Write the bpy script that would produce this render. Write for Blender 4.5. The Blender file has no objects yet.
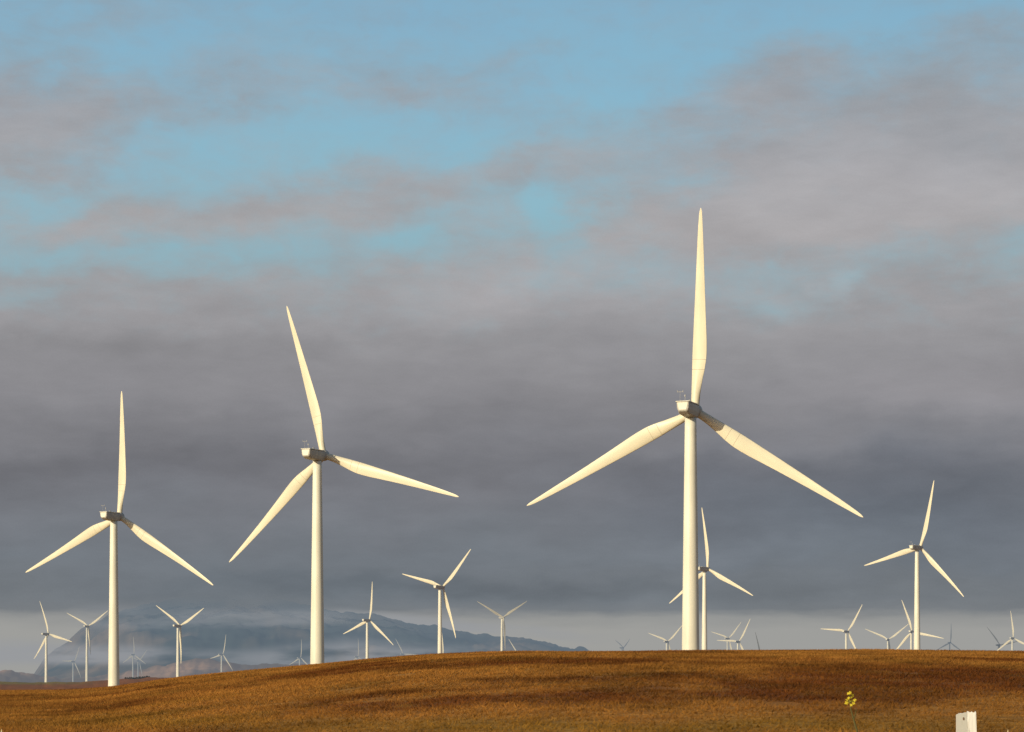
import bpy, bmesh, math, random
import numpy as np
from mathutils import Vector, Matrix

random.seed(7); rng = np.random.default_rng(11)
S = bpy.context.scene
COL = S.collection
F = 2600.0            # focal length expressed for a 1024 wide picture
EYE = 676.0           # eye level row
R = math.radians
SUN_B, SUN_E = R(43), R(15)

def lin(r, g, b, a=None):
    o = []
    for c in (r, g, b):
        c /= 255.0
        o.append(c / 12.92 if c <= .04045 else ((c + .055) / 1.055) ** 2.4)
    return (o[0], o[1], o[2], 1.0) if a is None else (o[0], o[1], o[2], a)

# ------------------------------------------------------------------ noise
def _hash(ix, iy, seed):
    h = (ix.astype(np.int64) * 374761393 + iy.astype(np.int64) * 668265263 + seed * 974634777) & 0x7fffffff
    h = ((h ^ (h >> 13)) * 1274126177) & 0x7fffffff
    h = (h ^ (h >> 16)) & 0xffff
    return h / 65535.0
def vnoise(x, y, seed=0):
    x = np.asarray(x, float); y = np.asarray(y, float)
    ix = np.floor(x); iy = np.floor(y); fx = x - ix; fy = y - iy
    fx = fx * fx * (3 - 2 * fx); fy = fy * fy * (3 - 2 * fy)
    a = _hash(ix, iy, seed); b = _hash(ix + 1, iy, seed); c = _hash(ix, iy + 1, seed); d = _hash(ix + 1, iy + 1, seed)
    return (a * (1 - fx) + b * fx) * (1 - fy) + (c * (1 - fx) + d * fx) * fy
def fbm(x, y, seed=0, octv=4, gain=.5):
    s = 0; a = 1; t = 0
    for k in range(octv):
        s = s + a * vnoise(x * 2 ** k, y * 2 ** k, seed + k * 17); t += a; a *= gain
    return s / t
def sstep(a, b, x):
    t = np.clip((x - a) / (b - a), 0, 1)
    return t * t * (3 - 2 * t)

# ------------------------------------------------------------------ materials
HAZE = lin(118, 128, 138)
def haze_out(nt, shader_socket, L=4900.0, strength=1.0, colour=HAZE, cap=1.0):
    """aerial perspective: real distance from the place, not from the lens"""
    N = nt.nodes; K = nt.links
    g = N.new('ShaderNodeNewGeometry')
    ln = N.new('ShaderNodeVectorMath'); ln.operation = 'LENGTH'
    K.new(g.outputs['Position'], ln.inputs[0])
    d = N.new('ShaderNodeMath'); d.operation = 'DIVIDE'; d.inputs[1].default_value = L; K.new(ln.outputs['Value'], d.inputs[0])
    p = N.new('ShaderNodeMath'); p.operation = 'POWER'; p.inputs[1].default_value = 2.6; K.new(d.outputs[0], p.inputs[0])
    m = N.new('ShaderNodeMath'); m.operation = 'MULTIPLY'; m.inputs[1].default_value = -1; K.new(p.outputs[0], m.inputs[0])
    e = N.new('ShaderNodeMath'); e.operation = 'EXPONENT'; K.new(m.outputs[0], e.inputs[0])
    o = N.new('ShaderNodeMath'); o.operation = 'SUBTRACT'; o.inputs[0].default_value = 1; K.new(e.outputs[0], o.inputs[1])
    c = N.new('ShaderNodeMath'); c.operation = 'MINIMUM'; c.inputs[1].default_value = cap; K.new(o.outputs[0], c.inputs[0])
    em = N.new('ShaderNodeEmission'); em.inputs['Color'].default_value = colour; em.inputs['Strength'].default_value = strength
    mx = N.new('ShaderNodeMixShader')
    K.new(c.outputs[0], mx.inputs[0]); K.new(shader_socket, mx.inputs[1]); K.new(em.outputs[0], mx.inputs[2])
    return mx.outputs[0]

def new_mat(name):
    m = bpy.data.materials.new(name); m.use_nodes = True
    nt = m.node_tree; nt.nodes.clear()
    out = nt.nodes.new('ShaderNodeOutputMaterial')
    return m, nt, out

def paint(name, col, rough=.45, dirt=.2, scale=.35, haze=True, spec=.3):
    m, nt, out = new_mat(name); N = nt.nodes; K = nt.links
    b = N.new('ShaderNodeBsdfPrincipled'); b.inputs['Roughness'].default_value = rough
    b.inputs['Specular IOR Level'].default_value = spec
    tc = N.new('ShaderNodeTexCoord')
    mp = N.new('ShaderNodeMapping'); mp.inputs['Scale'].default_value = (1, 1, .25)
    K.new(tc.outputs['Object'], mp.inputs['Vector'])
    n = N.new('ShaderNodeTexNoise'); n.inputs['Scale'].default_value = scale; n.inputs['Detail'].default_value = 5
    K.new(mp.outputs[0], n.inputs['Vector'])
    mr = N.new('ShaderNodeMapRange'); mr.inputs['From Min'].default_value = .3; mr.inputs['From Max'].default_value = .7
    mr.inputs['To Min'].default_value = 1 - dirt; mr.inputs['To Max'].default_value = 1.0
    K.new(n.outputs['Fac'], mr.inputs['Value'])
    mu = N.new('ShaderNodeVectorMath'); mu.operation = 'SCALE'; mu.inputs[0].default_value = col[:3]
    K.new(mr.outputs[0], mu.inputs['Scale']); K.new(mu.outputs[0], b.inputs['Base Color'])
    s = b.outputs[0]
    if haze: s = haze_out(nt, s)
    K.new(s, out.inputs['Surface'])
    return m

M = {}
M['white'] = paint('turbine_white_paint', (.79, .77, .675, 1), .42)
M['blade'] = paint('blade_gelcoat', (.75, .70, .56, 1), .38, .16, .5)
M['casing'] = paint('nacelle_casing', (.47, .46, .43, 1), .5, .18, .9)  # base darkened so the nacelle's shaded side is partly painted in
M['grey'] = paint('cloud_shade_paint', (.11, .115, .12, 1), .55)  # cloud shadow on far turbines, painted as a darker base colour
M['seam'] = paint('seam_sealant', (.42, .38, .30, 1), .7)
M['steel'] = paint('galvanised_steel', (.45, .45, .45, 1), .4)

def attr_mat(name, attr, rough=.9, bump=0, bscale=3, haze=True, translucent=0, detail_mix=0):
    m, nt, out = new_mat(name); N = nt.nodes; K = nt.links
    b = N.new('ShaderNodeBsdfPrincipled'); b.inputs['Roughness'].default_value = rough
    b.inputs['Specular IOR Level'].default_value = .1
    a = N.new('ShaderNodeAttribute'); a.attribute_name = attr
    csock = a.outputs['Color']
    if detail_mix:
        g = N.new('ShaderNodeNewGeometry')
        n = N.new('ShaderNodeTexNoise'); n.inputs['Scale'].default_value = 1.7; n.inputs['Detail'].default_value = 6; n.inputs['Roughness'].default_value = .7
        K.new(g.outputs['Position'], n.inputs['Vector'])
        mr = N.new('ShaderNodeMapRange'); mr.inputs['From Min'].default_value = .3; mr.inputs['From Max'].default_value = .7
        mr.inputs['To Min'].default_value = 1 - detail_mix; mr.inputs['To Max'].default_value = 1 + detail_mix
        K.new(n.outputs['Fac'], mr.inputs['Value'])
        mu = N.new('ShaderNodeVectorMath'); mu.operation = 'SCALE'
        K.new(csock, mu.inputs[0]); K.new(mr.outputs[0], mu.inputs['Scale']); csock = mu.outputs[0]
        if bump:
            bp = N.new('ShaderNodeBump'); bp.inputs['Strength'].default_value = bump; bp.inputs['Distance'].default_value = .3
            K.new(n.outputs['Fac'], bp.inputs['Height']); K.new(bp.outputs[0], b.inputs['Normal'])
    K.new(csock, b.inputs['Base Color'])
    s = b.outputs[0]
    if translucent:
        t = N.new('ShaderNodeBsdfTranslucent'); K.new(csock, t.inputs['Color'])
        mx = N.new('ShaderNodeMixShader'); mx.inputs[0].default_value = translucent
        K.new(s, mx.inputs[1]); K.new(t.outputs[0], mx.inputs[2]); s = mx.outputs[0]
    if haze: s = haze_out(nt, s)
    K.new(s, out.inputs['Surface'])
    return m
M['ground'] = attr_mat('dry_hillside', 'tint', bump=.6, detail_mix=.45)
M['grass'] = attr_mat('dry_grass', 'tint', translucent=.5)

# ------------------------------------------------------------------ object helpers
def tag(o, label=None, cat=None, group=None, kind=None):
    if label: o['label'] = label
    if cat: o['category'] = cat
    if group: o['group'] = group
    if kind: o['kind'] = kind
    return o
def empty(name, loc, rz=0):
    o = bpy.data.objects.new(name, None); COL.objects.link(o)
    o.location = loc; o.rotation_euler = (0, 0, rz); o.empty_display_size = 2
    return o
def link(name, me, parent=None, mats=()):
    for m in mats:
        if m.name not in [x.name for x in me.materials if x]: me.materials.append(m)
    o = bpy.data.objects.new(name, me); COL.objects.link(o)
    if parent: o.parent = parent
    return o
def smooth(me, ang=None):
    for p in me.polygons: p.use_smooth = True
def me_from(name, verts, faces):
    me = bpy.data.meshes.new(name); me.from_pydata([tuple(v) for v in verts], [], faces); me.validate(); me.update()
    return me
def big_mesh(name, V, Fq, cols=None, smooth_=True):
    """numpy mesh of quads (n,4) or tris (n,3)"""
    me = bpy.data.meshes.new(name)
    k = Fq.shape[1]; n = len(Fq)
    me.vertices.add(len(V)); me.vertices.foreach_set('co', V.astype(np.float32).ravel())
    me.loops.add(n * k); me.loops.foreach_set('vertex_index', Fq.astype(np.int32).ravel())
    me.polygons.add(n); me.polygons.foreach_set('loop_start', np.arange(0, n * k, k, dtype=np.int32))
    me.polygons.foreach_set('loop_total', np.full(n, k, dtype=np.int32))
    me.polygons.foreach_set('use_smooth', np.full(n, smooth_, dtype=bool))
    me.update(calc_edges=True)
    if cols is not None:
        ca = me.color_attributes.new('tint', 'FLOAT_COLOR', 'POINT')
        c4 = np.ones((len(V), 4), np.float32); c4[:, :3] = cols
        ca.data.foreach_set('color', c4.ravel())
    return me
def loft(rings, close=True, cap0=True, cap1=True):
    V = []; Fc = []
    n = len(rings[0])
    for r in rings: V += list(r)
    for i in range(len(rings) - 1):
        for j in range(n):
            k = (j + 1) % n
            Fc.append((i * n + j, i * n + k, (i + 1) * n + k, (i + 1) * n + j))
    if cap0: Fc.append(tuple(range(n))[::-1])
    if cap1: Fc.append(tuple((len(rings) - 1) * n + j for j in range(n)))
    return V, Fc
def tube_pts(path, radii, n=8):
    rings = []
    for i, p in enumerate(path):
        p = Vector(p)
        d = (Vector(path[min(i + 1, len(path) - 1)]) - Vector(path[max(i - 1, 0)])).normalized()
        a = d.cross(Vector((0, 1, 0.13))).normalized(); b = d.cross(a).normalized()
        rings.append([p + (a * math.cos(t) + b * math.sin(t)) * radii[i] for t in [2 * math.pi * k / n for k in range(n)]])
    return loft(rings)
def fix_normals(me):
    bm = bmesh.new(); bm.from_mesh(me); bmesh.ops.recalc_face_normals(bm, faces=bm.faces); bm.to_mesh(me); bm.free()

# ------------------------------------------------------------------ terrain
CREST = [(-200, 694), (0, 693), (60, 692), (100, 689.5), (118, 688), (140, 684.5), (178, 680), (240, 674), (318, 667), (370, 662), (441, 657.5), (505, 655),
         (600, 654), (700, 653), (850, 653), (1024, 655), (1250, 658)]
BACK = [(-200, 681), (0, 681.5), (47, 683), (87, 681.3), (114, 680), (150, 678), (200, 677), (300, 670), (600, 664), (1024, 662), (1250, 664)]
cx_, cy_ = zip(*CREST); bx_, by_ = zip(*BACK)
def terrain(az, Rr):
    az = np.asarray(az, float); Rr = np.asarray(Rr, float)
    az_c = np.clip(az, -.45, .45)
    px = 512 + F * np.tan(az_c)
    def sm(xs, ys):
        return (np.interp(px - 14, xs, ys) + np.interp(px + 14, xs, ys) + np.interp(px, xs, ys)) / 3
    ca = np.cos(az_c)
    rc = 245 + 35 * np.sin(px / 170.0) + 14 * np.sin(px / 61.0 + 1)
    zc = (EYE + 1.5 - sm(cx_, cy_)) / F * rc * ca
    zb = (EYE - sm(bx_, by_)) / F * 2400 * ca
    side = sstep(200, 520, px)
    z = np.full(np.broadcast(az, Rr).shape, -1.68)
    ks = [(0.5, -1.68), (40, -1.70 + 0 * px), (rc, zc), (430, -4.5 + 0 * px), (620, -11 + 0 * px), (1000, -15 + 0 * px), (1600, -15 + 15 * side), (2400, zb),
          (3300, zb - 12), (4500, -24 + 0 * px), (7000, -30 + 0 * px), (11000, -62 + 0 * px), (90000, -62 + 0 * px)]
    lr = np.log(Rr)
    for (r0, z0), (r1, z1) in zip(ks[:-1], ks[1:]):
        l0 = np.log(r0 + 0 * px); l1 = np.log(r1 + 0 * px)
        t = np.clip((lr - l0) / (l1 - l0), 0, 1); 
        if isinstance(r0, int) and r0 == 40:
            tt = .45 * t ** 1.6 + .55 * (t * t * (3 - 2 * t))
        else: tt = t * t * (3 - 2 * t)
        z = np.where((lr >= l0) & (lr <= l1), z0 + (z1 - z0) * tt, z)
    X = Rr * np.sin(az); Y = Rr * np.cos(az)
    amp = np.clip((Rr - 30) / 120, 0, 1) * .16 + np.clip((Rr - 400) / 2000, 0, 1) * 1.2
    z = z + amp * (fbm(X / 14, Y / 24, 3, 3) - .5) * 2 + .05 * (fbm(X / 2.2, Y / 3, 9, 2) - .5) * np.clip(Rr / 60, 0, 1)
    return z
def ground_at(x, y):
    return float(terrain(np.array([math.atan2(x, y)]), np.array([math.hypot(x, y)]))[0])

GOLD = np.array([.47, .215, .046]); BROWN = np.array([.215, .072, .017]); OLIVE = np.array([.29, .175, .024]); STRAW = np.array([.50, .29, .08])
GREEN = np.array([.24, .17, .03])
def tint(X, Y, Z):
    Rr = np.hypot(X, Y)
    Yp = np.maximum(Y, 1)
    px = np.where(Y > 0, 512 + F * X / Yp, -999); py = EYE - F * Z / Yp
    def g(cx, cy, sx, sy): return np.exp(-((px - cx) / sx) ** 2 - ((py - cy) / sy) ** 2)
    n1 = fbm(X / 9, Y / 16, 21, 4); n2 = fbm(X / 3.1, Y / 7, 41, 4); n3 = fbm(X / 1.1, Y / 3.0, 61, 3)
    dk = .50 * g(860, 690, 260, 12) + .3 * g(1000, 672, 200, 12) + .40 * g(560, 699, 150, 7) + .35 * g(700, 703, 140, 8) + .45 * g(30, 686, 90, 3.5) \
        + .30 * g(250, 688, 130, 4) + .25 * g(60, 706, 90, 5) + .22 * g(430, 712, 90, 4) + .3 * g(180, 672, 80, 5)
    dk = dk + (n1 - .5) * 3.8 + (n2 - .5) * 1.9 + (n3 - .5) * .7 + .04 + .22 * sstep(450, 900, px)
    dk = np.clip(dk, 0, 1)[..., None]
    c = GOLD * (1 - dk) + BROWN * dk
    ol = np.clip(.55 * g(650, 727, 420, 9) + .25 * g(200, 722, 200, 10) + (n2 - .5) * .8, 0, .8)[..., None]
    c = c * (1 - ol) + OLIVE * ol
    st = np.clip(.35 * g(215, 686, 60, 4) + .22 * g(90, 693, 120, 2) + .25 * g(420, 676, 80, 5) + .2 * g(150, 694, 160, 2) + 1.6 * (n3 - .62) + .8 * (n2 - .66), 0, .7)[..., None]
    c = c * (1 - st) + STRAW * st
    far = sstep(900, 1800, Rr)[..., None]
    gr = (1 - sstep(50, 110, px))[..., None] * sstep(685.0, 683.5, py)[..., None]; fc = (GREEN * gr + BROWN * 1.35 * (1 - gr)) * (.7 + .6 * n1[..., None])
    c = c * (1 - far) + fc * far
    rd = (g(845, 689.5, 6, 2.5) * .0)[..., None]
    return c * (1 - rd) + STRAW * rd

azs = np.concatenate([np.linspace(-math.pi, -.30, 50)[:-1], np.linspace(-.30, .30, 700), np.linspace(.30, math.pi, 50)[1:]])
rs = np.concatenate([np.geomspace(.5, 40, 20)[:-1], np.geomspace(40, 420, 230)[:-1], np.geomspace(420, 5000, 90)[:-1], np.geomspace(5000, 90000, 24)])
A, RR = np.meshgrid(azs, rs)
Z = terrain(A, RR); X = RR * np.sin(A); Y = RR * np.cos(A)
V = np.stack([X, Y, Z], -1).reshape(-1, 3)
na, nr = len(azs), len(rs)
i = np.arange(nr - 1)[:, None] * na + np.arange(na - 1)[None, :]
Fq = np.stack([i, i + 1, i + 1 + na, i + na], -1).reshape(-1, 4)[:, ::-1]
gm = big_mesh('ground', V, Fq, tint(X.ravel(), Y.ravel(), Z.ravel()))
gm.materials.append(M['ground'])
tag(link('ground', gm), kind='structure')

# grass: one sward over the near hill
def grass():
    n = 190000
    u = rng.random(n)
    lo, hi = 55.0, 300.0
    Rr = (lo ** 1.2 + u * (hi ** 1.2 - lo ** 1.2)) ** (1 / 1.2)
    az = (rng.random(n) - .5) * 2 * .245
    Xc = Rr * np.sin(az); Yc = Rr * np.cos(az)
    keep = fbm(Xc / 2.5, Yc / 4, 77, 3) > .22
    Xc, Yc, Rr, az = Xc[keep], Yc[keep], Rr[keep], az[keep]; n = len(Xc)
    nb = 4
    X0 = np.repeat(Xc, nb) + rng.normal(0, .16, n * nb); Y0 = np.repeat(Yc, nb) + rng.normal(0, .16, n * nb)
    aa = np.arctan2(X0, Y0); r0 = np.hypot(X0, Y0)
    Z0 = terrain(aa, r0)
    th = np.repeat(.65 + .7 * fbm(Xc / 5, Yc / 8, 91, 3) * rng.uniform(.6, 1.3, n), nb)
    h = rng.uniform(.05, .16, n * nb) * th * np.clip((r0 / 150) ** .5, .6, 1.2)
    w = rng.uniform(.018, .05, n * nb) * (r0 / 140) ** .6
    ang = rng.uniform(0, math.pi, n * nb)
    dx, dy = np.cos(ang) * w, np.sin(ang) * w
    lx = rng.normal(.03, .13, n * nb); ly = rng.normal(0, .12, n * nb)
    b0 = np.stack([X0 - dx, Y0 - dy, Z0 - .03], -1); b1 = np.stack([X0 + dx, Y0 + dy, Z0 - .03], -1)
    t = np.stack([X0 + lx, Y0 + ly, Z0 + h], -1)
    Vv = np.stack([b0, b1, t], 1).reshape(-1, 3)
    Ff = np.arange(len(Vv)).reshape(-1, 3)
    c = tint(X0, Y0, Z0)
    br = rng.uniform(.92, 1.07, (n * nb, 1)) * np.repeat(rng.uniform(.92, 1.08, (n, 1)) * (.30 + .62 * fbm(Xc / 1.3, Yc / 2.2, 33, 3) + .6 * fbm(Xc / 5, Yc / 9, 35, 3))[:, None], nb, 0)
    c = np.clip(c * br, 0, .8)
    cc = np.stack([c * .75, c * .75, c * 1.15], 1).reshape(-1, 3)
    me = big_mesh('dry_grass', Vv, Ff, cc, False)
    me.materials.append(M['grass'])
    o = link('dry_grass', me)
    tag(o, 'short dry golden brown grass covering the rolling hillside', 'grass', kind='stuff')
grass()

# ------------------------------------------------------------------ far mountains and foothills
def ridge_strip(name, table, Y0, depth, colours, rough_amp, seed, mat, x0, x1, nx=620, ny=90, base=-70, jag=7):
    xs, ys = zip(*table)
    px = np.linspace(x0, x1, nx)[None, :].repeat(ny, 0)
    v = np.linspace(-1, 1, ny)[:, None].repeat(nx, 1)
    Yw = Y0 + v * depth
    Xw = (px - 512) / F * Yw
    peak = (EYE - np.interp(px, xs, ys) + jag * (fbm(px / 11, Yw / 500, seed + 3, 4, .6) - .5)) / F * Y0
    prof = np.clip(1 - np.abs(v) ** 1.25, 0, 1)
    rn = 1 - np.abs(fbm(Xw / 520 + v * 1.3, Yw / 620, seed, 5, .55) - .5) * 2
    rn2 = fbm(Xw / 260, Yw / 300, seed + 5, 4)
    z = base + (peak - base) * prof * (1 - rough_amp * (1 - rn) * np.clip(np.abs(v) * 4, .12, 1)) + (rn2 - .5) * .16 * (peak - base).clip(0, 260)
    Vv = np.stack([Xw, Yw, z], -1).reshape(-1, 3)
    ii = np.arange(ny - 1)[:, None] * nx + np.arange(nx - 1)[None, :]
    Fq = np.stack([ii, ii + 1, ii + 1 + nx, ii + nx], -1).reshape(-1, 4)
    k = np.clip(fbm(Xw / 420, Yw / 700, seed + 9, 5) * 4.5 - 2.1, 0, 1)[..., None]
    c = np.array(colours[0]) * (1 - k) + np.array(colours[1]) * k
    me = big_mesh(name, Vv, Fq, c.reshape(-1, 3)); me.materials.append(mat)
    return tag(link(name, me), kind='structure')

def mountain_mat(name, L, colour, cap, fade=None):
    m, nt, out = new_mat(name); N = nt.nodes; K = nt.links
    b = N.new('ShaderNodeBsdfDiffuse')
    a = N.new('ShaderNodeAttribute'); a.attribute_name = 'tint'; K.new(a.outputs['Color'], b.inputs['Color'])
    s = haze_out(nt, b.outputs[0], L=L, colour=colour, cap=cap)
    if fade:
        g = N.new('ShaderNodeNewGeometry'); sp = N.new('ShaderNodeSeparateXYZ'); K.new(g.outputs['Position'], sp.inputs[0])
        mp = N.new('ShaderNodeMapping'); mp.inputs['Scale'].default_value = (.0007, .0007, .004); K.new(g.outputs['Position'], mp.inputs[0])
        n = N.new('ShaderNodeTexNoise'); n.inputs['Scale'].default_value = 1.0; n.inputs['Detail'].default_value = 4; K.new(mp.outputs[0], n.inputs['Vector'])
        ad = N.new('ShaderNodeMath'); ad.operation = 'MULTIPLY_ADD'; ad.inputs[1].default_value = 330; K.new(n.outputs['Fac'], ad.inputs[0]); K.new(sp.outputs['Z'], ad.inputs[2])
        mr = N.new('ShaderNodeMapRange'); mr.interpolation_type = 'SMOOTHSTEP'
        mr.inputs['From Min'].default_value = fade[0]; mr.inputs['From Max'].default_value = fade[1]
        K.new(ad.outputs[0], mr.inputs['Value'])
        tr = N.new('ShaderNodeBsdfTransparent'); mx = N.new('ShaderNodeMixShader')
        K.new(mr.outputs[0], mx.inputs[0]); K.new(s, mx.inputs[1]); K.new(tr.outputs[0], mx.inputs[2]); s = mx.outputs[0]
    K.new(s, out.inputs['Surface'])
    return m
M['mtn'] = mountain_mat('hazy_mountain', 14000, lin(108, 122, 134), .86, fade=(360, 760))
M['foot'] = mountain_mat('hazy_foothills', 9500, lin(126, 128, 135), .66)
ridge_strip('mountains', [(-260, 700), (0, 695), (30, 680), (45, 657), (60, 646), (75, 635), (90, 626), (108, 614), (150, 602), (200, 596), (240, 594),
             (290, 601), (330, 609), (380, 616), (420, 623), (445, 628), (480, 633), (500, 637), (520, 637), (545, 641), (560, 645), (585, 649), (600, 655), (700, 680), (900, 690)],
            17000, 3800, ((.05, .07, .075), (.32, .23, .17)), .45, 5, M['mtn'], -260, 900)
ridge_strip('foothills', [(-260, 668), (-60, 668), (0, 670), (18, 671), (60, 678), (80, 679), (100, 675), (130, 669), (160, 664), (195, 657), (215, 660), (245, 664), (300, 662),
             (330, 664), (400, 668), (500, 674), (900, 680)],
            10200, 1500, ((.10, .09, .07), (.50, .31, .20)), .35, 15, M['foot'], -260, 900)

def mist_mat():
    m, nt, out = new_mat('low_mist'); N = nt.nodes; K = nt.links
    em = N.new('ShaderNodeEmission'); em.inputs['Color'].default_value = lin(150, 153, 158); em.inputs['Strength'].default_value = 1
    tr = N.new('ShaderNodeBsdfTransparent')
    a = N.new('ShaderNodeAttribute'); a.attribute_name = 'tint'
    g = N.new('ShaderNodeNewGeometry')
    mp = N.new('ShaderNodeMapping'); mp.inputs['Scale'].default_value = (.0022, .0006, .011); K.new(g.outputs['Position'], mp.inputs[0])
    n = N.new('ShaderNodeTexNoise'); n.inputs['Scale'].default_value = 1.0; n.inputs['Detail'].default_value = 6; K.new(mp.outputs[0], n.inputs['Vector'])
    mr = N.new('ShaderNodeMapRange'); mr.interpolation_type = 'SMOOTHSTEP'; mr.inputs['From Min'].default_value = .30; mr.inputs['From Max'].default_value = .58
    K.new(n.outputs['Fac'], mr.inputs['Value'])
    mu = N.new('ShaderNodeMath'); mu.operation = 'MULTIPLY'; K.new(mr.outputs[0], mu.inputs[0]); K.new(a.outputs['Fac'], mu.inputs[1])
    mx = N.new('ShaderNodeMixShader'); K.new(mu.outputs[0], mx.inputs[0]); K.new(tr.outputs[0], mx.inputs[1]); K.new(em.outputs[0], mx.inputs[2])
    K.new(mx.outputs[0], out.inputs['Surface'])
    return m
def mist(name, table, Yd):
    # table: px, top row, bottom row, density
    xs = [t[0] for t in table]
    px = np.linspace(xs[0], xs[-1], 160)
    top = np.interp(px, xs, [t[1] for t in table]); bot = np.interp(px, xs, [t[2] for t in table]); den = np.interp(px, xs, [t[3] for t in table])
    rows = np.linspace(0, 1, 14)
    P = px[None, :].repeat(14, 0); v = rows[:, None].repeat(160, 1)
    yy = bot[None] * (1 - v) + top[None] * v
    Yw = Yd + 250 * np.sin(P / 90) - v * 120
    Vv = np.stack([(P - 512) / F * Yd, Yw, (EYE - yy) / F * Yd], -1).reshape(-1, 3)
    ii = np.arange(13)[:, None] * 160 + np.arange(159)[None, :]
    Fq = np.stack([ii, ii + 1, ii + 161, ii + 160], -1).reshape(-1, 4)
    al = (den[None] * sstep(0, .3, v) * (1 - sstep(.55, 1, v)))[..., None].repeat(3, -1)
    me = big_mesh(name, Vv, Fq, al.reshape(-1, 3)); me.materials.append(M['mist'])
    o = tag(link(name, me), kind='structure'); return o
M['mist'] = mist_mat()
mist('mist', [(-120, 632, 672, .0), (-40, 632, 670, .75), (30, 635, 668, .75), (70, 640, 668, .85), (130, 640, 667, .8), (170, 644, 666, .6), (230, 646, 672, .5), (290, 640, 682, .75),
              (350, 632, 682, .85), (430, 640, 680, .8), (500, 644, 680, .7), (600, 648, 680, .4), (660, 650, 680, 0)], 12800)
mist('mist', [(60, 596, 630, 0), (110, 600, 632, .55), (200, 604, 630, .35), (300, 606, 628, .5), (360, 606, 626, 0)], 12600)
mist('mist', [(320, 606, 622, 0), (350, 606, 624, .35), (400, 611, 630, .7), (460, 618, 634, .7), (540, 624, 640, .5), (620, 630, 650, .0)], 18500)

# ------------------------------------------------------------------ wind turbine
HUB_Y, TILT, BL = 3.6, R(5), 40.0
def blade_mesh():
    st = [0, .6, 1.2, 2.2, 3.5, 5, 6.6, 8.2, 8.28, 10.2, 10.28, 12, 14, 17, 20, 23.5, 27, 30.5, 34, 36.5, 38.3, 39.3, 39.8, 40]
    rk = [0, 1.2, 3, 6, 9, 11, 14, 20, 27, 34, 38, 39.4, 40]
    le = [-.85, -.85, -.86, -.92, -.98, -.98, -.93, -.80, -.63, -.43, -.25, -.08, .12]
    te = [.85, .85, .90, 1.35, 1.95, 2.12, 2.0, 1.55, 1.12, .74, .50, .40, .22]
    tk = [1.7, 1.7, 1.62, 1.25, .95, .80, .64, .42, .27, .16, .10, .06, .03]
    NP = 20
    rings = []
    for r in st:
        l = np.interp(r, rk, le); t = np.interp(r, rk, te); k = np.interp(r, rk, tk)
        rd = min(1, max(0, (r - 1.2) / 6.5)); rd = rd * rd * (3 - 2 * rd)
        tw = R(15) * max(0, 1 - r / 30) ** 1.6 * rd + R(1.5)
        off = r * math.sin(R(2.6)) - 2.1 * (r / BL) ** 2.2
        ring = []
        for j in range(NP):
            a = 2 * math.pi * j / NP
            cxx = .5 - .5 * math.cos(a)         # 0 at leading edge, 1 at trailing
            el = math.sin(a)
            s = 1 if a < math.pi else -1
            af = s * 2.6 * (.2969 * math.sqrt(cxx) - .126 * cxx - .3516 * cxx ** 2 + .2843 * cxx ** 3 - .1036 * cxx ** 4) * 1.9
            yv = (el * (1 - rd) + af * rd) * k * .5 + (-.16 * k * math.sin(math.pi * cxx)) * rd
            xv = l + (t - l) * cxx
            x2 = xv * math.cos(tw) + yv * math.sin(tw); y2 = -xv * math.sin(tw) + yv * math.cos(tw)
            ring.append((x2, y2 + off, r))
        rings.append(ring)
    V, Fc = loft(rings)
    me = me_from('blade', V, Fc); fix_normals(me); smooth(me)
    me.materials.append(M['blade']); me.materials.append(M['seam'])
    for p in me.polygons:
        z = p.center.z
        if 8.2 < z < 8.28 or 10.2 < z < 10.28: p.material_index = 1
    return me
def nacelle_mesh():
    # stations: y, top z, bottom z, half top, half mid, half bottom
    st = [(-6.35, .84, -.85, 1.20, 1.14, .80), (-6.20, .86, -1.02, 1.28, 1.24, .88), (-5.2, .88, -1.45, 1.32, 1.32, .95), (0, .90, -1.68, 1.38, 1.42, 1.05),
          (1.6, .90, -1.62, 1.34, 1.38, 1.0), (2.1, .80, -1.35, 1.15, 1.2, .9)]
    rings = []
    for y, t, b, ht, hm, hb in st:
        c = .16
        half = [(ht - c, t), (ht, t - c), (hm, t * .35), (hm - .05, b * .35), (hb + .12, b + .2), (hb - .1, b)]
        ring = [(x, y, z) for x, z in half] + [(-x, y, z) for x, z in reversed(half)]
        rings.append(ring)
    V, Fc = loft(rings); me = me_from('nacelle', V, Fc); fix_normals(me)
    me.materials.append(M['casing']); return me
def roof_mesh():
    rings = []
    for y, w, z0, z1 in [(-6.6, 1.30, .88, 1.0), (-6.45, 1.42, .88, 1.05), (0, 1.48, .91, 1.10), (1.6, 1.40, .91, 1.08), (1.9, 1.2, .88, .98)]:
        rings.append([(-w, y, z0), (w, y, z0), (w, y, z1 - .06), (w - .1, y, z1), (-w + .1, y, z1), (-w, y, z1 - .06)])
    V, Fc = loft(rings); me = me_from('roof_cover', V, Fc); fix_normals(me); me.materials.append(M['white']); return me
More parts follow.
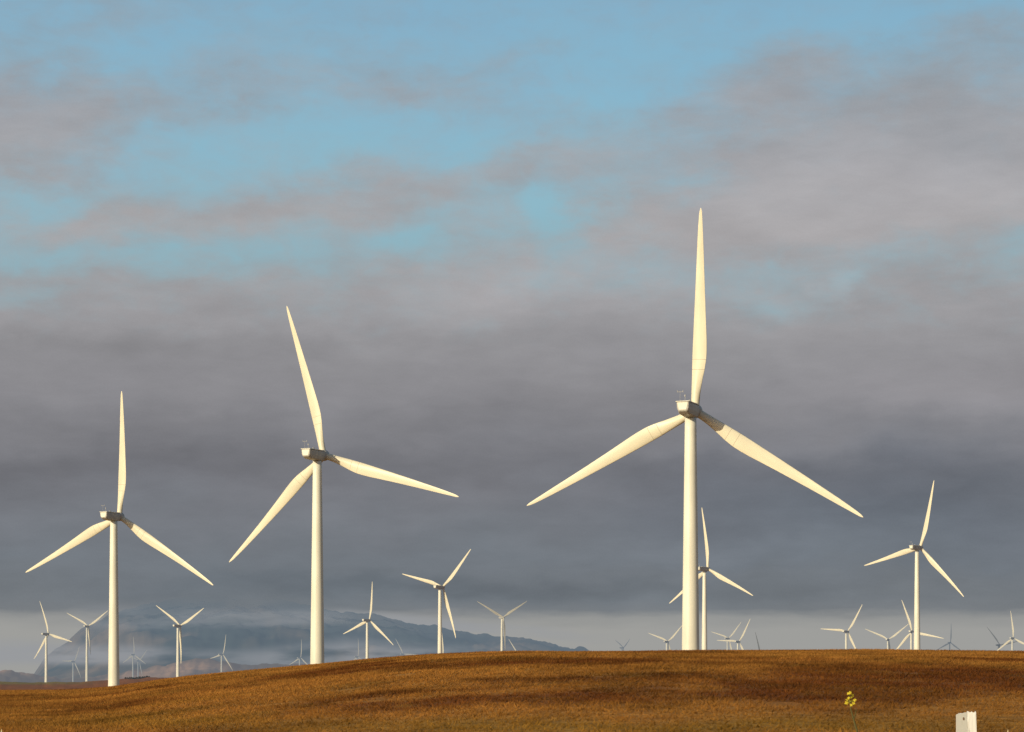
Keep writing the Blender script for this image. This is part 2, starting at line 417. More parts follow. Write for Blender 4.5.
def mast_mesh():
    bm = bmesh.new()
    def bar(a, b, r):
        a, b = Vector(a), Vector(b); d = b - a
        mt = Matrix.Translation((a + b) / 2) @ d.to_track_quat('Z', 'Y').to_matrix().to_4x4()
        bmesh.ops.create_cone(bm, cap_ends=True, segments=8, radius1=r, radius2=r, depth=d.length, matrix=mt)
    bar((-.9, -5.4, 1.3), (-.9, -5.4, 3.3), .035); bar((.3, -5.4, 1.3), (.3, -5.4, 2.3), .05)
    bar((-.9, -5.4, 1.42), (.95, -5.4, 1.42), .06); bar((.9, -5.4, 1.42), (.9, -3.0, 1.42), .06)
    bar((-1.55, -5.4, 3.2), (-.15, -5.4, 3.2), .05)
    for x in (-1.5, -.2): bar((x, -5.4, 3.1), (x, -5.4, 3.5), .09)
    bar((.3, -5.4, 2.2), (.3, -5.4, 2.6), .17); bar((.9, -3.6, 1.3), (.9, -3.6, 1.75), .3)
    for v in bm.verts: v.co.z -= .28; v.co.x *= .85
    me = bpy.data.meshes.new('weather_mast'); bm.to_mesh(me); bm.free(); me.materials.append(M['steel']); return me
def hub_mesh():
    rings = []
    for y, r in [(-1.75, .95), (-1.45, 1.22), (-.6, 1.45), (.4, 1.45), (1.1, 1.2), (1.6, .8), (1.85, .35), (1.9, .05)]:
        rings.append([(r * math.cos(t), y, r * math.sin(t)) for t in [2 * math.pi * k / 20 for k in range(20)]])
    V, Fc = loft(rings); me = me_from('rotor_hub', V, Fc); fix_normals(me); smooth(me); me.materials.append(M['casing']); return me
def tower_mesh(h):
    """h: length down from the nacelle belly"""
    rings = []; n = 28
    for k in range(25):
        z = h * k / 24
        r = min(2.1, 1.14 + .86 * (h - z) / 66.0)
        rings.append([(r * math.cos(t), r * math.sin(t), z) for t in [2 * math.pi * q / n for q in range(n)]])
    V, Fc = loft(rings); me = me_from('tower', V, Fc); fix_normals(me)
    for p in me.polygons: p.use_smooth = abs(p.normal.z) < .6
    me.materials.append(M['white']); return me
def panel_mesh():
    pts = [(-1.06, .74), (1.06, .74), (.98, .1), (.72, -.74), (-.72, -.74), (-.98, .1)]
    rings = [[(x * f, y, z * f + .02) for x, z in pts] for y, f in ((.0, 1), (-.05, 1), (-.08, .96))]
    V, Fc = loft(rings); me = me_from('rear_panel', V, Fc); fix_normals(me); me.materials.append(M['white']); return me  # white here paints in the sunlit rear face against the darker casing
ME = dict(blade=blade_mesh(), nacelle=nacelle_mesh(), roof=roof_mesh(), mast=mast_mesh(), hub=hub_mesh(), panel=panel_mesh())
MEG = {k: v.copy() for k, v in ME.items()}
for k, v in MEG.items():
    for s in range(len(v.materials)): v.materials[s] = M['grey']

G1 = 'white wind turbines scattered across the hills'
def turbine(px, py, rpx, yaw, rot, label, dark=False):
    Yr = BL * F / rpx; Xr = (px - 512) / F * Yr; Zh = (EYE - py) / F * Yr
    a = R(yaw)
    x = Xr - math.sin(a) * HUB_Y; y = Yr - math.cos(a) * HUB_Y
    g = ground_at(x, y) - .3
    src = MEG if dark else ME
    t = empty('wind_turbine', (x, y, g), -a)
    tag(t, label, 'wind turbine', G1)
    hubz = Zh - g; ax = hubz - .0
    tw = tower_mesh(ax - 1.72)
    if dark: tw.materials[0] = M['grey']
    link('tower', tw, t)
    nc = link('nacelle', src['nacelle'], t); nc.location = (0, 0, ax)
    rf = link('roof_cover', src['roof'], nc)
    rp = link('rear_panel', src['panel'], nc); rp.location = (0, -6.36, 0)
    if rpx > 45: link('weather_mast', src['mast'], nc)
    hb = link('rotor_hub', src['hub'], t)
    base = Matrix.Translation((0, HUB_Y, ax)) @ Matrix.Rotation(TILT, 4, 'X')
    hb.matrix_local = base
    for k in range(3):
        b = link('blade', src['blade'], t)
        b.matrix_local = base @ Matrix.Rotation(R(rot + 120 * k), 4, 'Y')
    return t
T = [
 (695, 411, 200.5, 18, 2.8, 'tallest and nearest white wind turbine, right of centre, one blade straight up'),
 (323.8, 455.4, 154.2, 23.5, -13.1, 'second largest white wind turbine, upper blade leaning left, tower ending at the sloping hill crest'),
 (119.6, 516.5, 124.9, 22, 4, 'large white wind turbine at the left where the grassy hill dips, one blade upright'),
 (920.4, 547.6, 69.3, 41, 16.3, 'mid-sized white wind turbine near the right edge, upper blade leaning slightly right'),
 (707.9, 568.9, 61.9, 42.5, -3.2, 'slim white wind turbine half hidden just right of the biggest turbine tower'),
 (442.9, 587, 53.2, 36.5, 45.5, 'white wind turbine near the centre with a blade leaning right and one reaching left'),
 (369.6, 620.2, 39.5, 39, 9.8, 'small white wind turbine between the second largest turbine and the centre one'),
 (503.3, 617.4, 33, 152, 61, 'small turbine with two thin blades in a V, first one right of the centre turbine'),
 (48.6, 633.9, 34.8, 38, -16.5, 'leftmost small white wind turbine at the left edge, upper blade leaning left'),
 (88.4, 626.1, 29, 26, 57.9, 'small white turbine just left of the large left turbine, two blades in a V'),
 (74.3, 661.5, 18.2, 40, 31.8, 'tiny pale wind turbine low between the two small turbines at the far left'),
 (180.3, 625.7, 38.5, 37, 63, 'small white turbine right of the large left one, third blade hanging beside its tower'),
 (134, 654.6, 18, 35, 2, 'faint hazy turbine with an upright blade, just right of the large left tower'),
 (139, 660.6, 16.6, 35, 48, 'faintest tiny wind turbine, its blades overlapping the hazy one behind the dark shrubs'),
 (223, 654.5, 21.5, 45, 19, 'faint grey wind turbine alone in front of the pinkish foothills'),
 (300.8, 657.8, 19, 42, 8, 'tiny pale wind turbine just left of the second largest turbine tower'),
 (358.2, 656.8, 18.5, 48, 6, 'tiny wind turbine peeking over the crest left of the small upright-bladed one'),
 (403.1, 654, 18, 30, -28, 'tiny turbine on the crest, one blade leaning left, just left of the centre turbine'),
 (443, 659, 31, 52, 2, 'single thin upright blade of a turbine rising just behind the centre turbine tower'),
 (519, 657, 22, 40, -34, 'thin blade of a hidden turbine showing above the crest behind the thin V-bladed turbine'),
 (668.1, 641.5, 26.4, 41, 49.5, 'small pale turbine low on the crest just left of the biggest tower, two blades raised'),
 (728.8, 638.3, 24, 45, 47, 'left one of two small overlapping turbines right of the biggest tower'),
 (739.2, 641.6, 27.5, 40, 33, 'right one of two small overlapping turbines right of the biggest tower'),
 (847.8, 631.4, 32.9, 41, 35.2, 'small white turbine with one blade level to the left, alone on the right crest'),
 (888.6, 639.6, 27.2, 28, 54, 'small pale turbine with two blades in a wide V left of the mid-sized right turbine'),
 (912.2, 631.4, 33.5, 27, -17.6, 'small white turbine directly behind the tower of the mid-sized right turbine'),
 (1013.4, 638.1, 27.5, 38, -4, 'small white turbine cut by the right edge of the view, upper blade upright'),
]
TD = [  # turbines under cloud shadow, the shade put into their darker paint
 (623.4, 647.8, 17, 62, 58, 'cloud-shaded stubby turbine top just above the bare crest in the middle'),
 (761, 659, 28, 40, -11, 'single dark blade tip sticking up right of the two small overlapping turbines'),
 (950.5, 642.6, 19.5, 38, 5, 'small cloud-shaded turbine with an upright blade right of the mid-sized right turbine'),
 (999.9, 645, 24, 48, -39, 'cloud-shaded turbine with one blade leaning left, beside the rightmost white turbine'),
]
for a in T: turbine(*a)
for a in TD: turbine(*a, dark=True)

# door on the foot of each of the three near towers is out of sight behind the crest

# ------------------------------------------------------------------ dark shrubs behind the dip
def leaf_blob(name, c, rx, ry, rz, n, seed, mat):
    r = random.Random(seed); V = []; Fc = []
    for k in range(n):
        while True:
            p = Vector((r.uniform(-1, 1), r.uniform(-1, 1), r.uniform(-.2, 1)))
            if .25 < p.length < 1 + .2 * math.sin(7 * p.x + seed): break
        q = Vector((p.x * rx, p.y * ry, p.z * rz)); s = r.uniform(.18, .4)
        u = Vector((r.gauss(0, 1), r.gauss(0, 1), r.gauss(0, 1))).normalized(); w = u.orthogonal().normalized()
        i0 = len(V); V += [q + u * s, q + w * s * .6, q - u * s, q - w * s * .6]; Fc.append((i0, i0 + 1, i0 + 2, i0 + 3))
    me = me_from(name, V, Fc); me.materials.append(mat); return me
M['shrub'] = paint('dark_shrub_leaves', (.045, .04, .022, 1), .9)
M['wood'] = paint('shrub_wood', (.08, .06, .04, 1), .9)
sh = [(126, 2.1, 'leftmost low dark shrub in the row behind the dip, below the hazy turbines'), (130.5, 2.6, 'second dark shrub from the left in the row behind the dip'), (134.5, 1.9, 'third dark shrub from the left, the lowest in the row behind the dip'),
      (138.5, 2.3, 'fourth dark shrub from the left in the row behind the dip'), (142.5, 2.0, 'fifth dark shrub from the left in the row behind the dip'), (147, 1.7, 'rightmost small dark shrub in the row behind the dip')]
for k, (px, h, lab) in enumerate(sh):
    Yw = 2395 + 6 * (k % 3); x = (px - 512) / F * Yw; g = ground_at(x, Yw)
    t = empty('shrub', (x, Yw, g)); tag(t, lab, 'shrub', 'dark shrubs behind the dip')
    link('foliage', leaf_blob('foliage', None, 2.6, 2.2, h, 420, k + 3, M['shrub']), t)
    v, f = tube_pts([(0, 0, -.2), (.1, 0, h * .3), (.2, .1, h * .6)], [.18, .14, .05]); link('stem', me_from('stem', v, f), t, [M['wood']])

# ------------------------------------------------------------------ white post near the camera
def post():
    Yd = 10.0; x = (972.5 - 512) / F * Yd
    top = (EYE - 713.2) / F * Yd
    g = ground_at(x, Yd)
    t = empty('fence_post', (x, Yd, g)); tag(t, 'weathered white wooden post with chipped top, standing in the bottom right foreground', 'post')
    H = top - g
    th = R(14)                          # right-hand face turned this far to the right
    w, d = .038, .105                   # narrow face and wide face
    bm = bmesh.new()
    nx, ny = 6, 12
    ring = []
    for i in range(nx): ring.append((-w / 2 + w * i / nx, -d / 2))
    for i in range(ny): ring.append((w / 2, -d / 2 + d * i / ny))
    for i in range(nx): ring.append((w / 2 - w * i / nx, d / 2))
    for i in range(ny): ring.append((-w / 2, d / 2 - d * i / ny))
    r = random.Random(5); rings = []
    zs = [-.4, 0, H * .3, H * .6, H * .8, H * .9, H * .95, H * .985, H - .006, H]
    jag = [r.choice([0, 0, .002, -.003, .004, -.002]) for _ in ring]
    for i in range(len(ring)):
        if ring[i][1] > d * .25: jag[i] -= .004
        if abs(ring[i][1] + d * .45) < .012 : jag[i] += .006
    for z in zs:
        rr = []
        for i, (a, b) in enumerate(ring):
            s = .988 if z == H else 1
            zz = z + (jag[i] if z >= H - .01 else 0)
            rr.append((a * s + r.uniform(-.0004, .0004), b * s + r.uniform(-.0004, .0004), zz))
        rings.append(rr)
    V, Fc = loft(rings)
    me = me_from('post_shaft', V, Fc); fix_normals(me)
    m, nt, out = new_mat('chipped_white_paint'); N = nt.nodes; K = nt.links
    b = N.new('ShaderNodeBsdfPrincipled'); b.inputs['Roughness'].default_value = .6
    tc = N.new('ShaderNodeTexCoord'); mp = N.new('ShaderNodeMapping'); mp.inputs['Scale'].default_value = (60, 60, 9); K.new(tc.outputs['Object'], mp.inputs[0])
    n = N.new('ShaderNodeTexNoise'); n.inputs['Scale'].default_value = 1; n.inputs['Detail'].default_value = 6; K.new(mp.outputs[0], n.inputs['Vector'])
    cr = N.new('ShaderNodeValToRGB'); cr.color_ramp.elements[0].position = .30; cr.color_ramp.elements[0].color = (.42, .38, .30, 1)
    cr.color_ramp.elements[1].position = .40; cr.color_ramp.elements[1].color = (.97, .97, .95, 1)
    K.new(n.outputs['Fac'], cr.inputs[0])
    # wide face multiplied darker: its shade is put into the colour
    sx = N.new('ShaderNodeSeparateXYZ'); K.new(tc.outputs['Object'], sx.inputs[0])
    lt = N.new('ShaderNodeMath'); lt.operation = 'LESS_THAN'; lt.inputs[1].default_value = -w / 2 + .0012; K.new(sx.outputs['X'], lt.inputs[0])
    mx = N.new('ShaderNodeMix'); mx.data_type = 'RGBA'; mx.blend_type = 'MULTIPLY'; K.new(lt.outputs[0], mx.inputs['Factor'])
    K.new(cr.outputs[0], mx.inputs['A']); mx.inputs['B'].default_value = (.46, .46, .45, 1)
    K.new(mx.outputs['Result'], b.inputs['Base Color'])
    bp = N.new('ShaderNodeBump'); bp.inputs['Strength'].default_value = .3; bp.inputs['Distance'].default_value = .002; K.new(n.outputs['Fac'], bp.inputs['Height']); K.new(bp.outputs[0], b.inputs['Normal'])
    K.new(b.outputs[0], out.inputs['Surface'])
    t.rotation_euler = (0, R(-1.0), th)
    link('post_shaft', me, t, [m])
    # nail hole with rusty nail head, on the wide face
    bm = bmesh.new(); bmesh.ops.create_cone(bm, cap_ends=True, segments=12, radius1=.006, radius2=.005, depth=.004, matrix=Matrix.Translation((-w / 2 - .001, -.025, H - .020)) @ Matrix.Rotation(R(90), 4, 'Y'))
    nm = bpy.data.meshes.new('nail_head'); bm.to_mesh(nm); bm.free()
    link('nail_head', nm, t, [paint('rusty_nail', (.16, .10, .06, 1), .8, haze=False)])
post()

# ------------------------------------------------------------------ yellow mustard plant
M['stem'] = paint('green_stem', (.10, .09, .025, 1), .7, .3, 8, haze=False)
M['petal'] = paint('yellow_petal', (.62, .50, .03, 1), .6, .15, 30, haze=False)
M['leaf'] = paint('mustard_leaf', (.10, .13, .03, 1), .7, .3, 12, haze=False)
M['straw'] = paint('straw', (.75, .62, .38, 1), .8, .2, 20, haze=False)
def mustard():
    Yd = 9.0
    def at(px, py, dy=0): return Vector(((px - 512) / F * (Yd + dy), Yd + dy, (EYE - py) / F * (Yd + dy)))
    bx = (878 - 512) / F * Yd; g = ground_at(bx, Yd)
    t = empty('mustard_plant', (bx, Yd, g)); tag(t, 'tall thin wild mustard stalk topped with small yellow flowers in the foreground', 'flower')
    o = Vector((bx, Yd, g))
    path = [Vector((bx, Yd, g)), at(872, 800), at(862, 745), at(857, 731), at(853.5, 719), at(851, 710), at(850, 702), at(849, 695)]
    path = [p - o for p in path]
    # smooth it
    v, f = tube_pts(path, [.006, .005, .0038, .0034, .0028, .0022, .0016, .001], 8)
    link('stem', me_from('stem', v, f), t, [M['stem']])
    v, f = tube_pts([at(853.5, 719) - o, at(855.5, 714) - o, at(856.3, 709) - o], [.002, .0016, .001], 6); st = link('side_stem', me_from('side_stem', v, f), t, [M['stem']])
    r = random.Random(4)
    spots = [(848, 693.5), (851, 697.5), (846.3, 700), (849.3, 702), (852.8, 701.3), (854.5, 703.5), (850.3, 692.8), (848.5, 698), (853, 695.5), (845.5, 703), (856, 700), (851.5, 705)]
    for k, (a, b) in enumerate(spots):
        a = 850 + (a - 850) * .8
        c = at(a, b, r.uniform(-.012, .012)) - o
        V = []; Fc = []
        n = Vector((r.uniform(-.5, .5), -1, r.uniform(0, .8))).normalized(); u = n.orthogonal().normalized(); w = n.cross(u)
        L = r.uniform(.0052, .007)
        for q in range(4):
            an = q * math.pi / 2 + r.uniform(-.15, .15) + k
            d = u * math.cos(an) + w * math.sin(an); e = n.cross(d)
            i0 = len(V)
            V += [c, c + d * L * .55 + e * L * .42 + n * .001, c + d * L + e * L * .25 - n * .0005, c + d * L - e * L * .25 - n * .0005, c + d * L * .55 - e * L * .42 + n * .001]
            Fc.append((i0, i0 + 1, i0 + 2, i0 + 3, i0 + 4))
        me = me_from('flower', V, Fc); me.materials.append(M['petal']); link('flower', me, t)
        base = at(850, 702) - o if b > 698 else at(849.3, 697) - o
        v, f = tube_pts([base, (base + c) / 2 + Vector((0, .002, -.001)), c + Vector((0, .001, 0))], [.001, .0009, .0009], 5)
        link('flower_stalk', me_from('flower_stalk', v, f), t, [M['stem']])
    for k, (pz, an, L) in enumerate([(.25, .3, .2), (.5, 2.6, .17), (.75, 4.4, .14), (1.0, 1.2, .1)]):
        i = pz / 1.4; c = path[0].lerp(path[2], min(1, i)); d = Vector((math.cos(an), math.sin(an), .35)).normalized(); e = d.cross(Vector((0, 0, 1))).normalized()
        V = []; Fc = []
        for q in range(7):
            s = q / 6; wd = math.sin(math.pi * min(1, s * .9 + .08)) * L * .2 * (1 + .25 * (q % 2))
            m_ = c + d * L * s - Vector((0, 0, 1)) * L * .4 * s * s
            V += [m_ - e * wd, m_ + e * wd]
            if q: Fc.append((2 * q - 2, 2 * q - 1, 2 * q + 1, 2 * q))
        link('leaf', me_from('leaf', V, Fc), t, [M['leaf']])
mustard()
def stalk(px, py, Yd, lean, label):
    x = (px - 512) / F * Yd; zt = (EYE - py) / F * Yd; g = ground_at(x, Yd); H = zt - g
    t = empty('grass_stalk', (x - lean, Yd, g)); tag(t, label, 'grass stalk')
    v, f = tube_pts([(0, 0, 0), (lean * .3, 0, H * .4), (lean * .7, 0, H * .8), (lean * .93, 0, H * .96)], [.003, .0026, .002, .0015], 6)
    link('stem', me_from('stem', v, f), t, [M['straw']])
    v, f = tube_pts([(lean * .9, 0, H * .94), (lean * .95, 0, H * .97), (lean * .985, 0, H * .99), (lean, 0, H)], [.001, .004, .0032, .0006], 6)
    link('seed_head', me_from('seed_head', v, f), t, [M['straw']])
stalk(1.5, 729, 8, -.05, 'pale dry grass tip poking in at the bottom left corner')
stalk(1008, 729.5, 9, .04, 'pale dry grass tip just right of the white post')

# ------------------------------------------------------------------ sky
w = bpy.data.worlds.new('World'); S.world = w; w.use_nodes = True
nt = w.node_tree; N = nt.nodes; K = nt.links; N.clear()
out = N.new('ShaderNodeOutputWorld'); bg = N.new('ShaderNodeBackground'); K.new(bg.outputs[0], out.inputs[0])
sky = N.new('ShaderNodeTexSky'); sky.sky_type = 'NISHITA'; sky.sun_disc = False
sky.sun_elevation = SUN_E; sky.sun_rotation = math.pi + SUN_B
tc = N.new('ShaderNodeTexCoord'); sp = N.new('ShaderNodeSeparateXYZ'); K.new(tc.outputs['Generated'], sp.inputs[0])
def mth(op, a, b=None, c=None, clamp=False):
    n = N.new('ShaderNodeMath'); n.operation = op; n.use_clamp = clamp
    for i, v in enumerate((a, b, c)):
        if v is None: continue
        if isinstance(v, (int, float)): n.inputs[i].default_value = v
        else: K.new(v, n.inputs[i])
    return n.outputs[0]
az = mth('ARCTAN2', sp.outputs['X'], sp.outputs['Y'])
hxy = mth('SQRT', mth('ADD', mth('MULTIPLY', sp.outputs['X'], sp.outputs['X']), mth('MULTIPLY', sp.outputs['Y'], sp.outputs['Y'])))
el = mth('DIVIDE', sp.outputs['Z'], mth('MAXIMUM', hxy, .001))
# degrees-like units: 10 units = 1000 px of the telephoto view
U = mth('MULTIPLY', az, 26.0); Vv = mth('MULTIPLY', el, 26.0)
cmb = N.new('ShaderNodeCombineXYZ'); K.new(U, cmb.inputs[0]); K.new(Vv, cmb.inputs[1])
def P2(px, py): return ((px - 512) / 100.0, (EYE - py) / 100.0)
def noise(scale, detail, stretch, rough=.5, off=(0, 0, 0), dist=0):
    mp = N.new('ShaderNodeMapping'); mp.inputs['Scale'].default_value = stretch; mp.inputs['Location'].default_value = off
    K.new(cmb.outputs[0], mp.inputs[0])
    n = N.new('ShaderNodeTexNoise'); n.inputs['Scale'].default_value = scale; n.inputs['Detail'].default_value = detail; n.inputs['Roughness'].default_value = rough
    n.inputs['Distortion'].default_value = dist
    K.new(mp.outputs[0], n.inputs['Vector']); return n
wn = noise(.9, 5, (1, 1.8, 1), .55)
sb = N.new('ShaderNodeVectorMath'); sb.operation = 'SUBTRACT'; sb.inputs[1].default_value = (.5, .5, .5); K.new(wn.outputs['Color'], sb.inputs[0])
sc = N.new('ShaderNodeVectorMath'); sc.operation = 'MULTIPLY'; sc.inputs[1].default_value = (1.5, .75, 0); K.new(sb.outputs[0], sc.inputs[0])
wp = N.new('ShaderNodeVectorMath'); wp.operation = 'ADD'; K.new(cmb.outputs[0], wp.inputs[0]); K.new(sc.outputs[0], wp.inputs[1])
swp = N.new('ShaderNodeSeparateXYZ'); K.new(wp.outputs[0], swp.inputs[0])
def blob(px, py, rx, ry, ang=0):
    mp = N.new('ShaderNodeMapping'); mp.vector_type = 'TEXTURE'
    x, y = P2(px, py); mp.inputs['Location'].default_value = (x, y, 0); mp.inputs['Rotation'].default_value = (0, 0, R(ang)); mp.inputs['Scale'].default_value = (rx / 100, ry / 100, 1)
    K.new(wp.outputs[0], mp.inputs[0])
    l = N.new('ShaderNodeVectorMath'); l.operation = 'LENGTH'; K.new(mp.outputs[0], l.inputs[0])
    m = N.new('ShaderNodeMapRange'); m.interpolation_type = 'SMOOTHSTEP'; m.inputs['From Min'].default_value = 0; m.inputs['From Max'].default_value = 1.6
    m.inputs['To Min'].default_value = 1; m.inputs['To Max'].default_value = 0; K.new(l.outputs['Value'], m.inputs['Value'])
    return m.outputs[0]
def blobs(base, lst):
    acc = base
    for (px, py, rx, ry, ang, amp) in lst: acc = mth('MULTIPLY_ADD', blob(px, py, rx, ry, ang), amp, acc)
    return acc
def vramp(sock, stops, span=(0, 8)):
    mr = N.new('ShaderNodeMapRange'); mr.inputs['From Min'].default_value = span[0]; mr.inputs['From Max'].default_value = span[1]; K.new(sock, mr.inputs['Value'])
    cr = N.new('ShaderNodeValToRGB'); K.new(mr.outputs[0], cr.inputs[0])
    e = cr.color_ramp.elements
    stops = sorted([((EYE - py) / 100.0 / span[1], c) for py, c in stops])
    while len(e) < len(stops): e.new(.5)
    for k, (p, c) in enumerate(stops): e[k].position = max(0, min(1, p)); e[k].color = c
    return cr.outputs[0]
g_ = lambda v: (v, v, v, 1)
cov0 = vramp(swp.outputs['Y'], [(0, g_(.34)), (40, g_(.26)), (120, g_(.28)), (200, g_(.38)), (255, g_(.52)), (300, g_(.92)), (345, g_(1.15)), (400, g_(1.6)), (676, g_(1.8))])
COV = [  # cloud (+) and blue gaps (-)
 (90, 40, 90, 16, 4, .25), (330, 45, 110, 14, -4, .22), (520, 60, 60, 18, 0, .2), (130, 110, 90, 22, 0, .25), (330, 110, 100, 18, 6, .2), (20, 130, 110, 60, 0, .75), (-40, 180, 120, 50, 0, .3), (230, 85, 90, 35, 0, .38), (430, 88, 130, 22, -4, .36), (640, 70, 70, 20, 0, .0),
 (210, 220, 180, 26, 3, .40), (400, 192, 160, 28, 8, .40), (540, 165, 110, 18, 6, .25), (90, 240, 90, 16, 0, .25),
 (740, 95, 110, 32, 18, .42), (860, 110, 190, 60, 0, .45), (1010, 150, 200, 90, 0, .45), (900, 200, 300, 60, 0, .55), (700, 225, 140, 35, 0, .42),
 (550, 130, 90, 22, 0, .20), (985, 40, 90, 26, 0, .35), (480, 265, 110, 28, 5, .25), (770, 160, 120, 30, 0, .25), (30, 10, 160, 14, 0, .2),
 (556, 215, 26, 42, 5, -.55), (420, 250, 60, 16, 0, -.38), (150, 262, 140, 22, 0, -.28), (40, 205, 50, 18, 0, -.3), (880, 26, 80, 22, 0, -.25),
 (640, 100, 120, 38, 0, -.15), (20, 300, 60, 14, 0, -.3), (860, 150, 60, 14, 10, -.12), (330, 140, 160, 22, 0, -.12), (600, 20, 200, 40, 0, -.1),
 (775, 300, 60, 18, -5, -.22), (845, 285, 22, 16, 0, -.10), (1000, 260, 60, 20, 0, -.12)]
cov = blobs(cov0, COV)
fn = noise(1.3, 8, (1, 2.0, 1), .58, (3, 1, 0), .3)
cov = mth('MULTIPLY_ADD', mth('SUBTRACT', fn.outputs['Fac'], .5), .80, cov)
fn2 = noise(5.5, 6, (1, 1.7, 1), .6, (1, 7, 0))
cov = mth('MULTIPLY_ADD', mth('SUBTRACT', fn2.outputs['Fac'], .5), .22, cov)
cm = N.new('ShaderNodeMapRange'); cm.interpolation_type = 'SMOOTHSTEP'; cm.inputs['From Min'].default_value = .0; cm.inputs['From Max'].default_value = 1.12; fn3 = noise(2.6, 7, (1, 1.5, 1), .6, (11, 4, 0), .6)
cov = mth('MULTIPLY_ADD', mth('SUBTRACT', fn3.outputs['Fac'], .5), .50, cov)
K.new(cov, cm.inputs['Value'])
blue = vramp(swp.outputs['Y'], [(0, lin(132, 176, 202)), (100, lin(136, 182, 205)), (200, lin(142, 184, 200)), (300, lin(140, 178, 190)), (676, lin(140, 170, 180))])
cc = vramp(swp.outputs['Y'], [(0, lin(146, 158, 168)), (110, lin(156, 160, 166)), (230, lin(166, 164, 166)), (320, lin(154, 153, 156)), (390, lin(138, 137, 141)),
                        (470, lin(121, 122, 128)), (560, lin(113, 119, 126)), (596, lin(116, 121, 126))])
# light strip under the cloud base
st = vramp(Vv, [(590, g_(0)), (612, g_(0)), (626, g_(.85)), (645, g_(1)), (676, g_(1))], (0, 1))
st_n = noise(1.1, 5, (1, 5, 1), .55, (5, 5, 0))
vs = mth('MULTIPLY_ADD', mth('SUBTRACT', st_n.outputs['Fac'], .5), .20, Vv)
st = vramp(vs, [(598, g_(0)), (609, g_(.08)), (619, g_(.75)), (630, g_(1)), (676, g_(1))], (0, 1))
def mixc(f, a, b, blend='MIX'):
    m = N.new('ShaderNodeMix'); m.data_type = 'RGBA'; m.blend_type = blend
    for s, v in ((m.inputs['Factor'], f), (m.inputs['A'], a), (m.inputs['B'], b)):
        if isinstance(v, (int, float)): s.default_value = v
        elif isinstance(v, tuple): s.default_value = v
        else: K.new(v, s)
    return m.outputs['Result']
# brightness and warmth within the cloud deck
br = blobs(mth('MULTIPLY_ADD', mth('SUBTRACT', noise(.8, 6, (1, 2.6, 1), .55, (9, 2, 0)).outputs['Fac'], .5), .34, 1.0), [
 (880, 490, 230, 40, 0, -.20), (150, 430, 260, 60, 0, -.06), (560, 420, 160, 40, 0, -.06), (960, 400, 150, 24, -8, .18), (600, 280, 170, 40, 0, .10), (900, 190, 220, 50, 0, .10),
 (775, 298, 50, 14, -4, .10), (843, 288, 20, 14, 0, .16), (120, 560, 160, 18, 0, .06), (700, 550, 200, 14, 0, .10), (330, 590, 300, 14, 0, -.06), (60, 480, 200, 20, 0, -.06),
 (470, 300, 120, 20, 10, .06), (130, 350, 260, 16, 0, -.09), (220, 398, 260, 14, 0, .07), (230, 460, 330, 18, 0, -.11), (280, 520, 300, 14, 0, .07), (640, 470, 160, 14, 0, -.07), (760, 440, 200, 12, 0, .06), (620, 590, 300, 12, 0, -.10), (440, 560, 160, 14, 0, .05), (380, 480, 250, 14, 0, .05)])
br = mth('MULTIPLY_ADD', mth('SUBTRACT', noise(2.2, 7, (1, 3.4, 1), .6, (2, 12, 0), .4).outputs['Fac'], .5), .16, br)
br = mth('MULTIPLY_ADD', mth('SUBTRACT', noise(55, 1, (1, 1, 1), .5, (2, 2, 0)).outputs['Fac'], .5), .07, br)
hsv = N.new('ShaderNodeVectorMath'); hsv.operation = 'SCALE'; K.new(cc, hsv.inputs[0]); K.new(br, hsv.inputs['Scale'])
warm = blobs(0.0, [(0, 110, 110, 50, 0, .5), (620, 270, 220, 40, 0, .30), (900, 170, 240, 60, 0, .45), (740, 90, 100, 30, 0, .3), (960, 390, 130, 24, 0, .3), (100, 300, 200, 30, 0, .15), (350, 190, 200, 20, 6, .22), (430, 85, 150, 20, 0, .2), (960, 635, 160, 12, 0, .35)])
warm = mth('MULTIPLY', warm, .42)
cool = blobs(0.0, [(880, 500, 260, 60, 0, .9), (560, 600, 400, 20, 0, .4), (300, 590, 250, 20, 0, .5)])
hs2 = mixc(cool, hsv.outputs[0], (.91, .98, 1.04, 1), 'MULTIPLY')
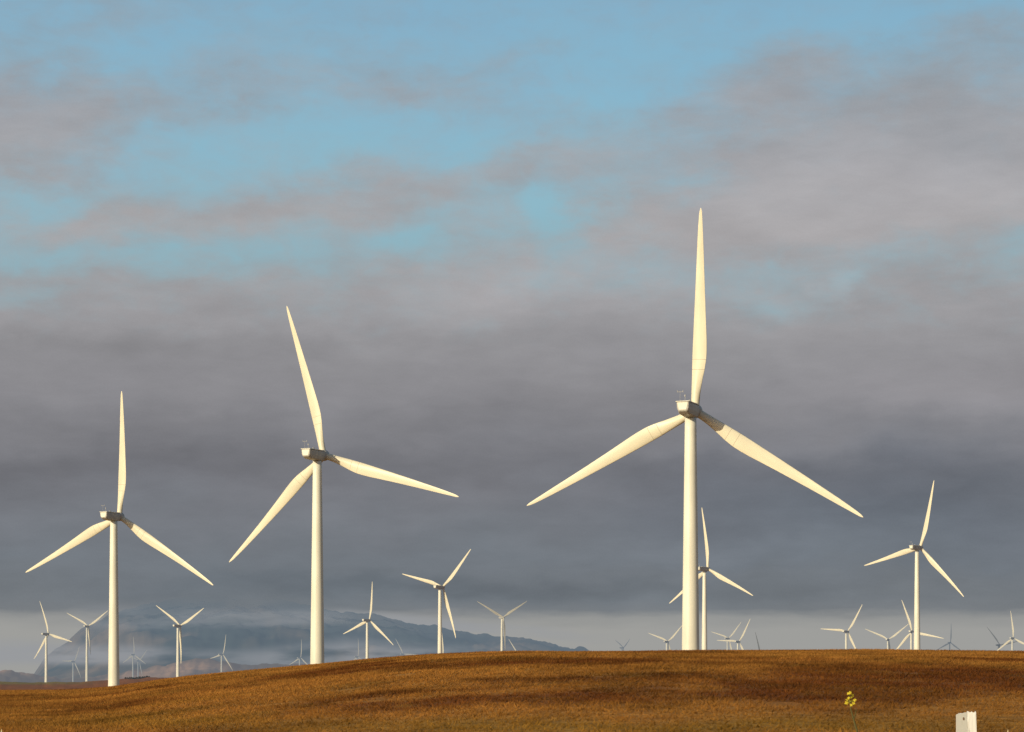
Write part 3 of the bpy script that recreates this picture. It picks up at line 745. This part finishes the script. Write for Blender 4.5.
ccol = mixc(st, mixc(warm, hs2, (1.07, .98, .97, 1), 'MULTIPLY'), lin(158, 158, 155))
final = mixc(cm.outputs[0], blue, ccol)
# beyond the cloud bank (high up and behind) the clear sky takes over
skys = N.new('ShaderNodeVectorMath'); skys.operation = 'SCALE'; K.new(sky.outputs[0], skys.inputs[0]); skys.inputs['Scale'].default_value = .085
m1 = N.new('ShaderNodeMapRange'); m1.interpolation_type = 'SMOOTHSTEP'; m1.inputs['From Min'].default_value = .45; m1.inputs['From Max'].default_value = 1.1; K.new(mth('ABSOLUTE', az), m1.inputs['Value'])
m2 = N.new('ShaderNodeMapRange'); m2.interpolation_type = 'SMOOTHSTEP'; m2.inputs['From Min'].default_value = .32; m2.inputs['From Max'].default_value = .7; K.new(el, m2.inputs['Value'])
msk = mth('MAXIMUM', m1.outputs[0], m2.outputs[0])
fin = mixc(msk, final, skys.outputs[0])
K.new(fin, bg.inputs['Color']); bg.inputs['Strength'].default_value = 1.0
w.cycles.sampling_method = 'MANUAL'; w.cycles.sample_map_resolution = 1024

# ------------------------------------------------------------------ sun
sd = bpy.data.lights.new('sun', 'SUN'); sd.energy = 4.3; sd.angle = R(.53); sd.color = (1.0, .86, .58)
so = bpy.data.objects.new('sun', sd); COL.objects.link(so)
to_sun = Vector((-math.sin(SUN_B) * math.cos(SUN_E), -math.cos(SUN_B) * math.cos(SUN_E), math.sin(SUN_E)))
so.rotation_euler = to_sun.to_track_quat('Z', 'Y').to_euler(); so.location = (-20, -20, 20)

# ------------------------------------------------------------------ camera
cd = bpy.data.cameras.new('camera'); co = bpy.data.objects.new('camera', cd); COL.objects.link(co)
cd.sensor_width = 36; cd.lens = F / 1024 * 36; cd.clip_start = .1; cd.clip_end = 200000
cd.shift_y = (EYE - 366) / 1024.0
co.location = (0, 0, 0); co.rotation_euler = (R(90), 0, 0)
S.camera = co
S.view_settings.view_transform = 'Standard'; S.view_settings.look = 'None'; S.view_settings.exposure = 0; S.view_settings.gamma = 1
S.cycles.max_bounces = 6; S.cycles.transparent_max_bounces = 16
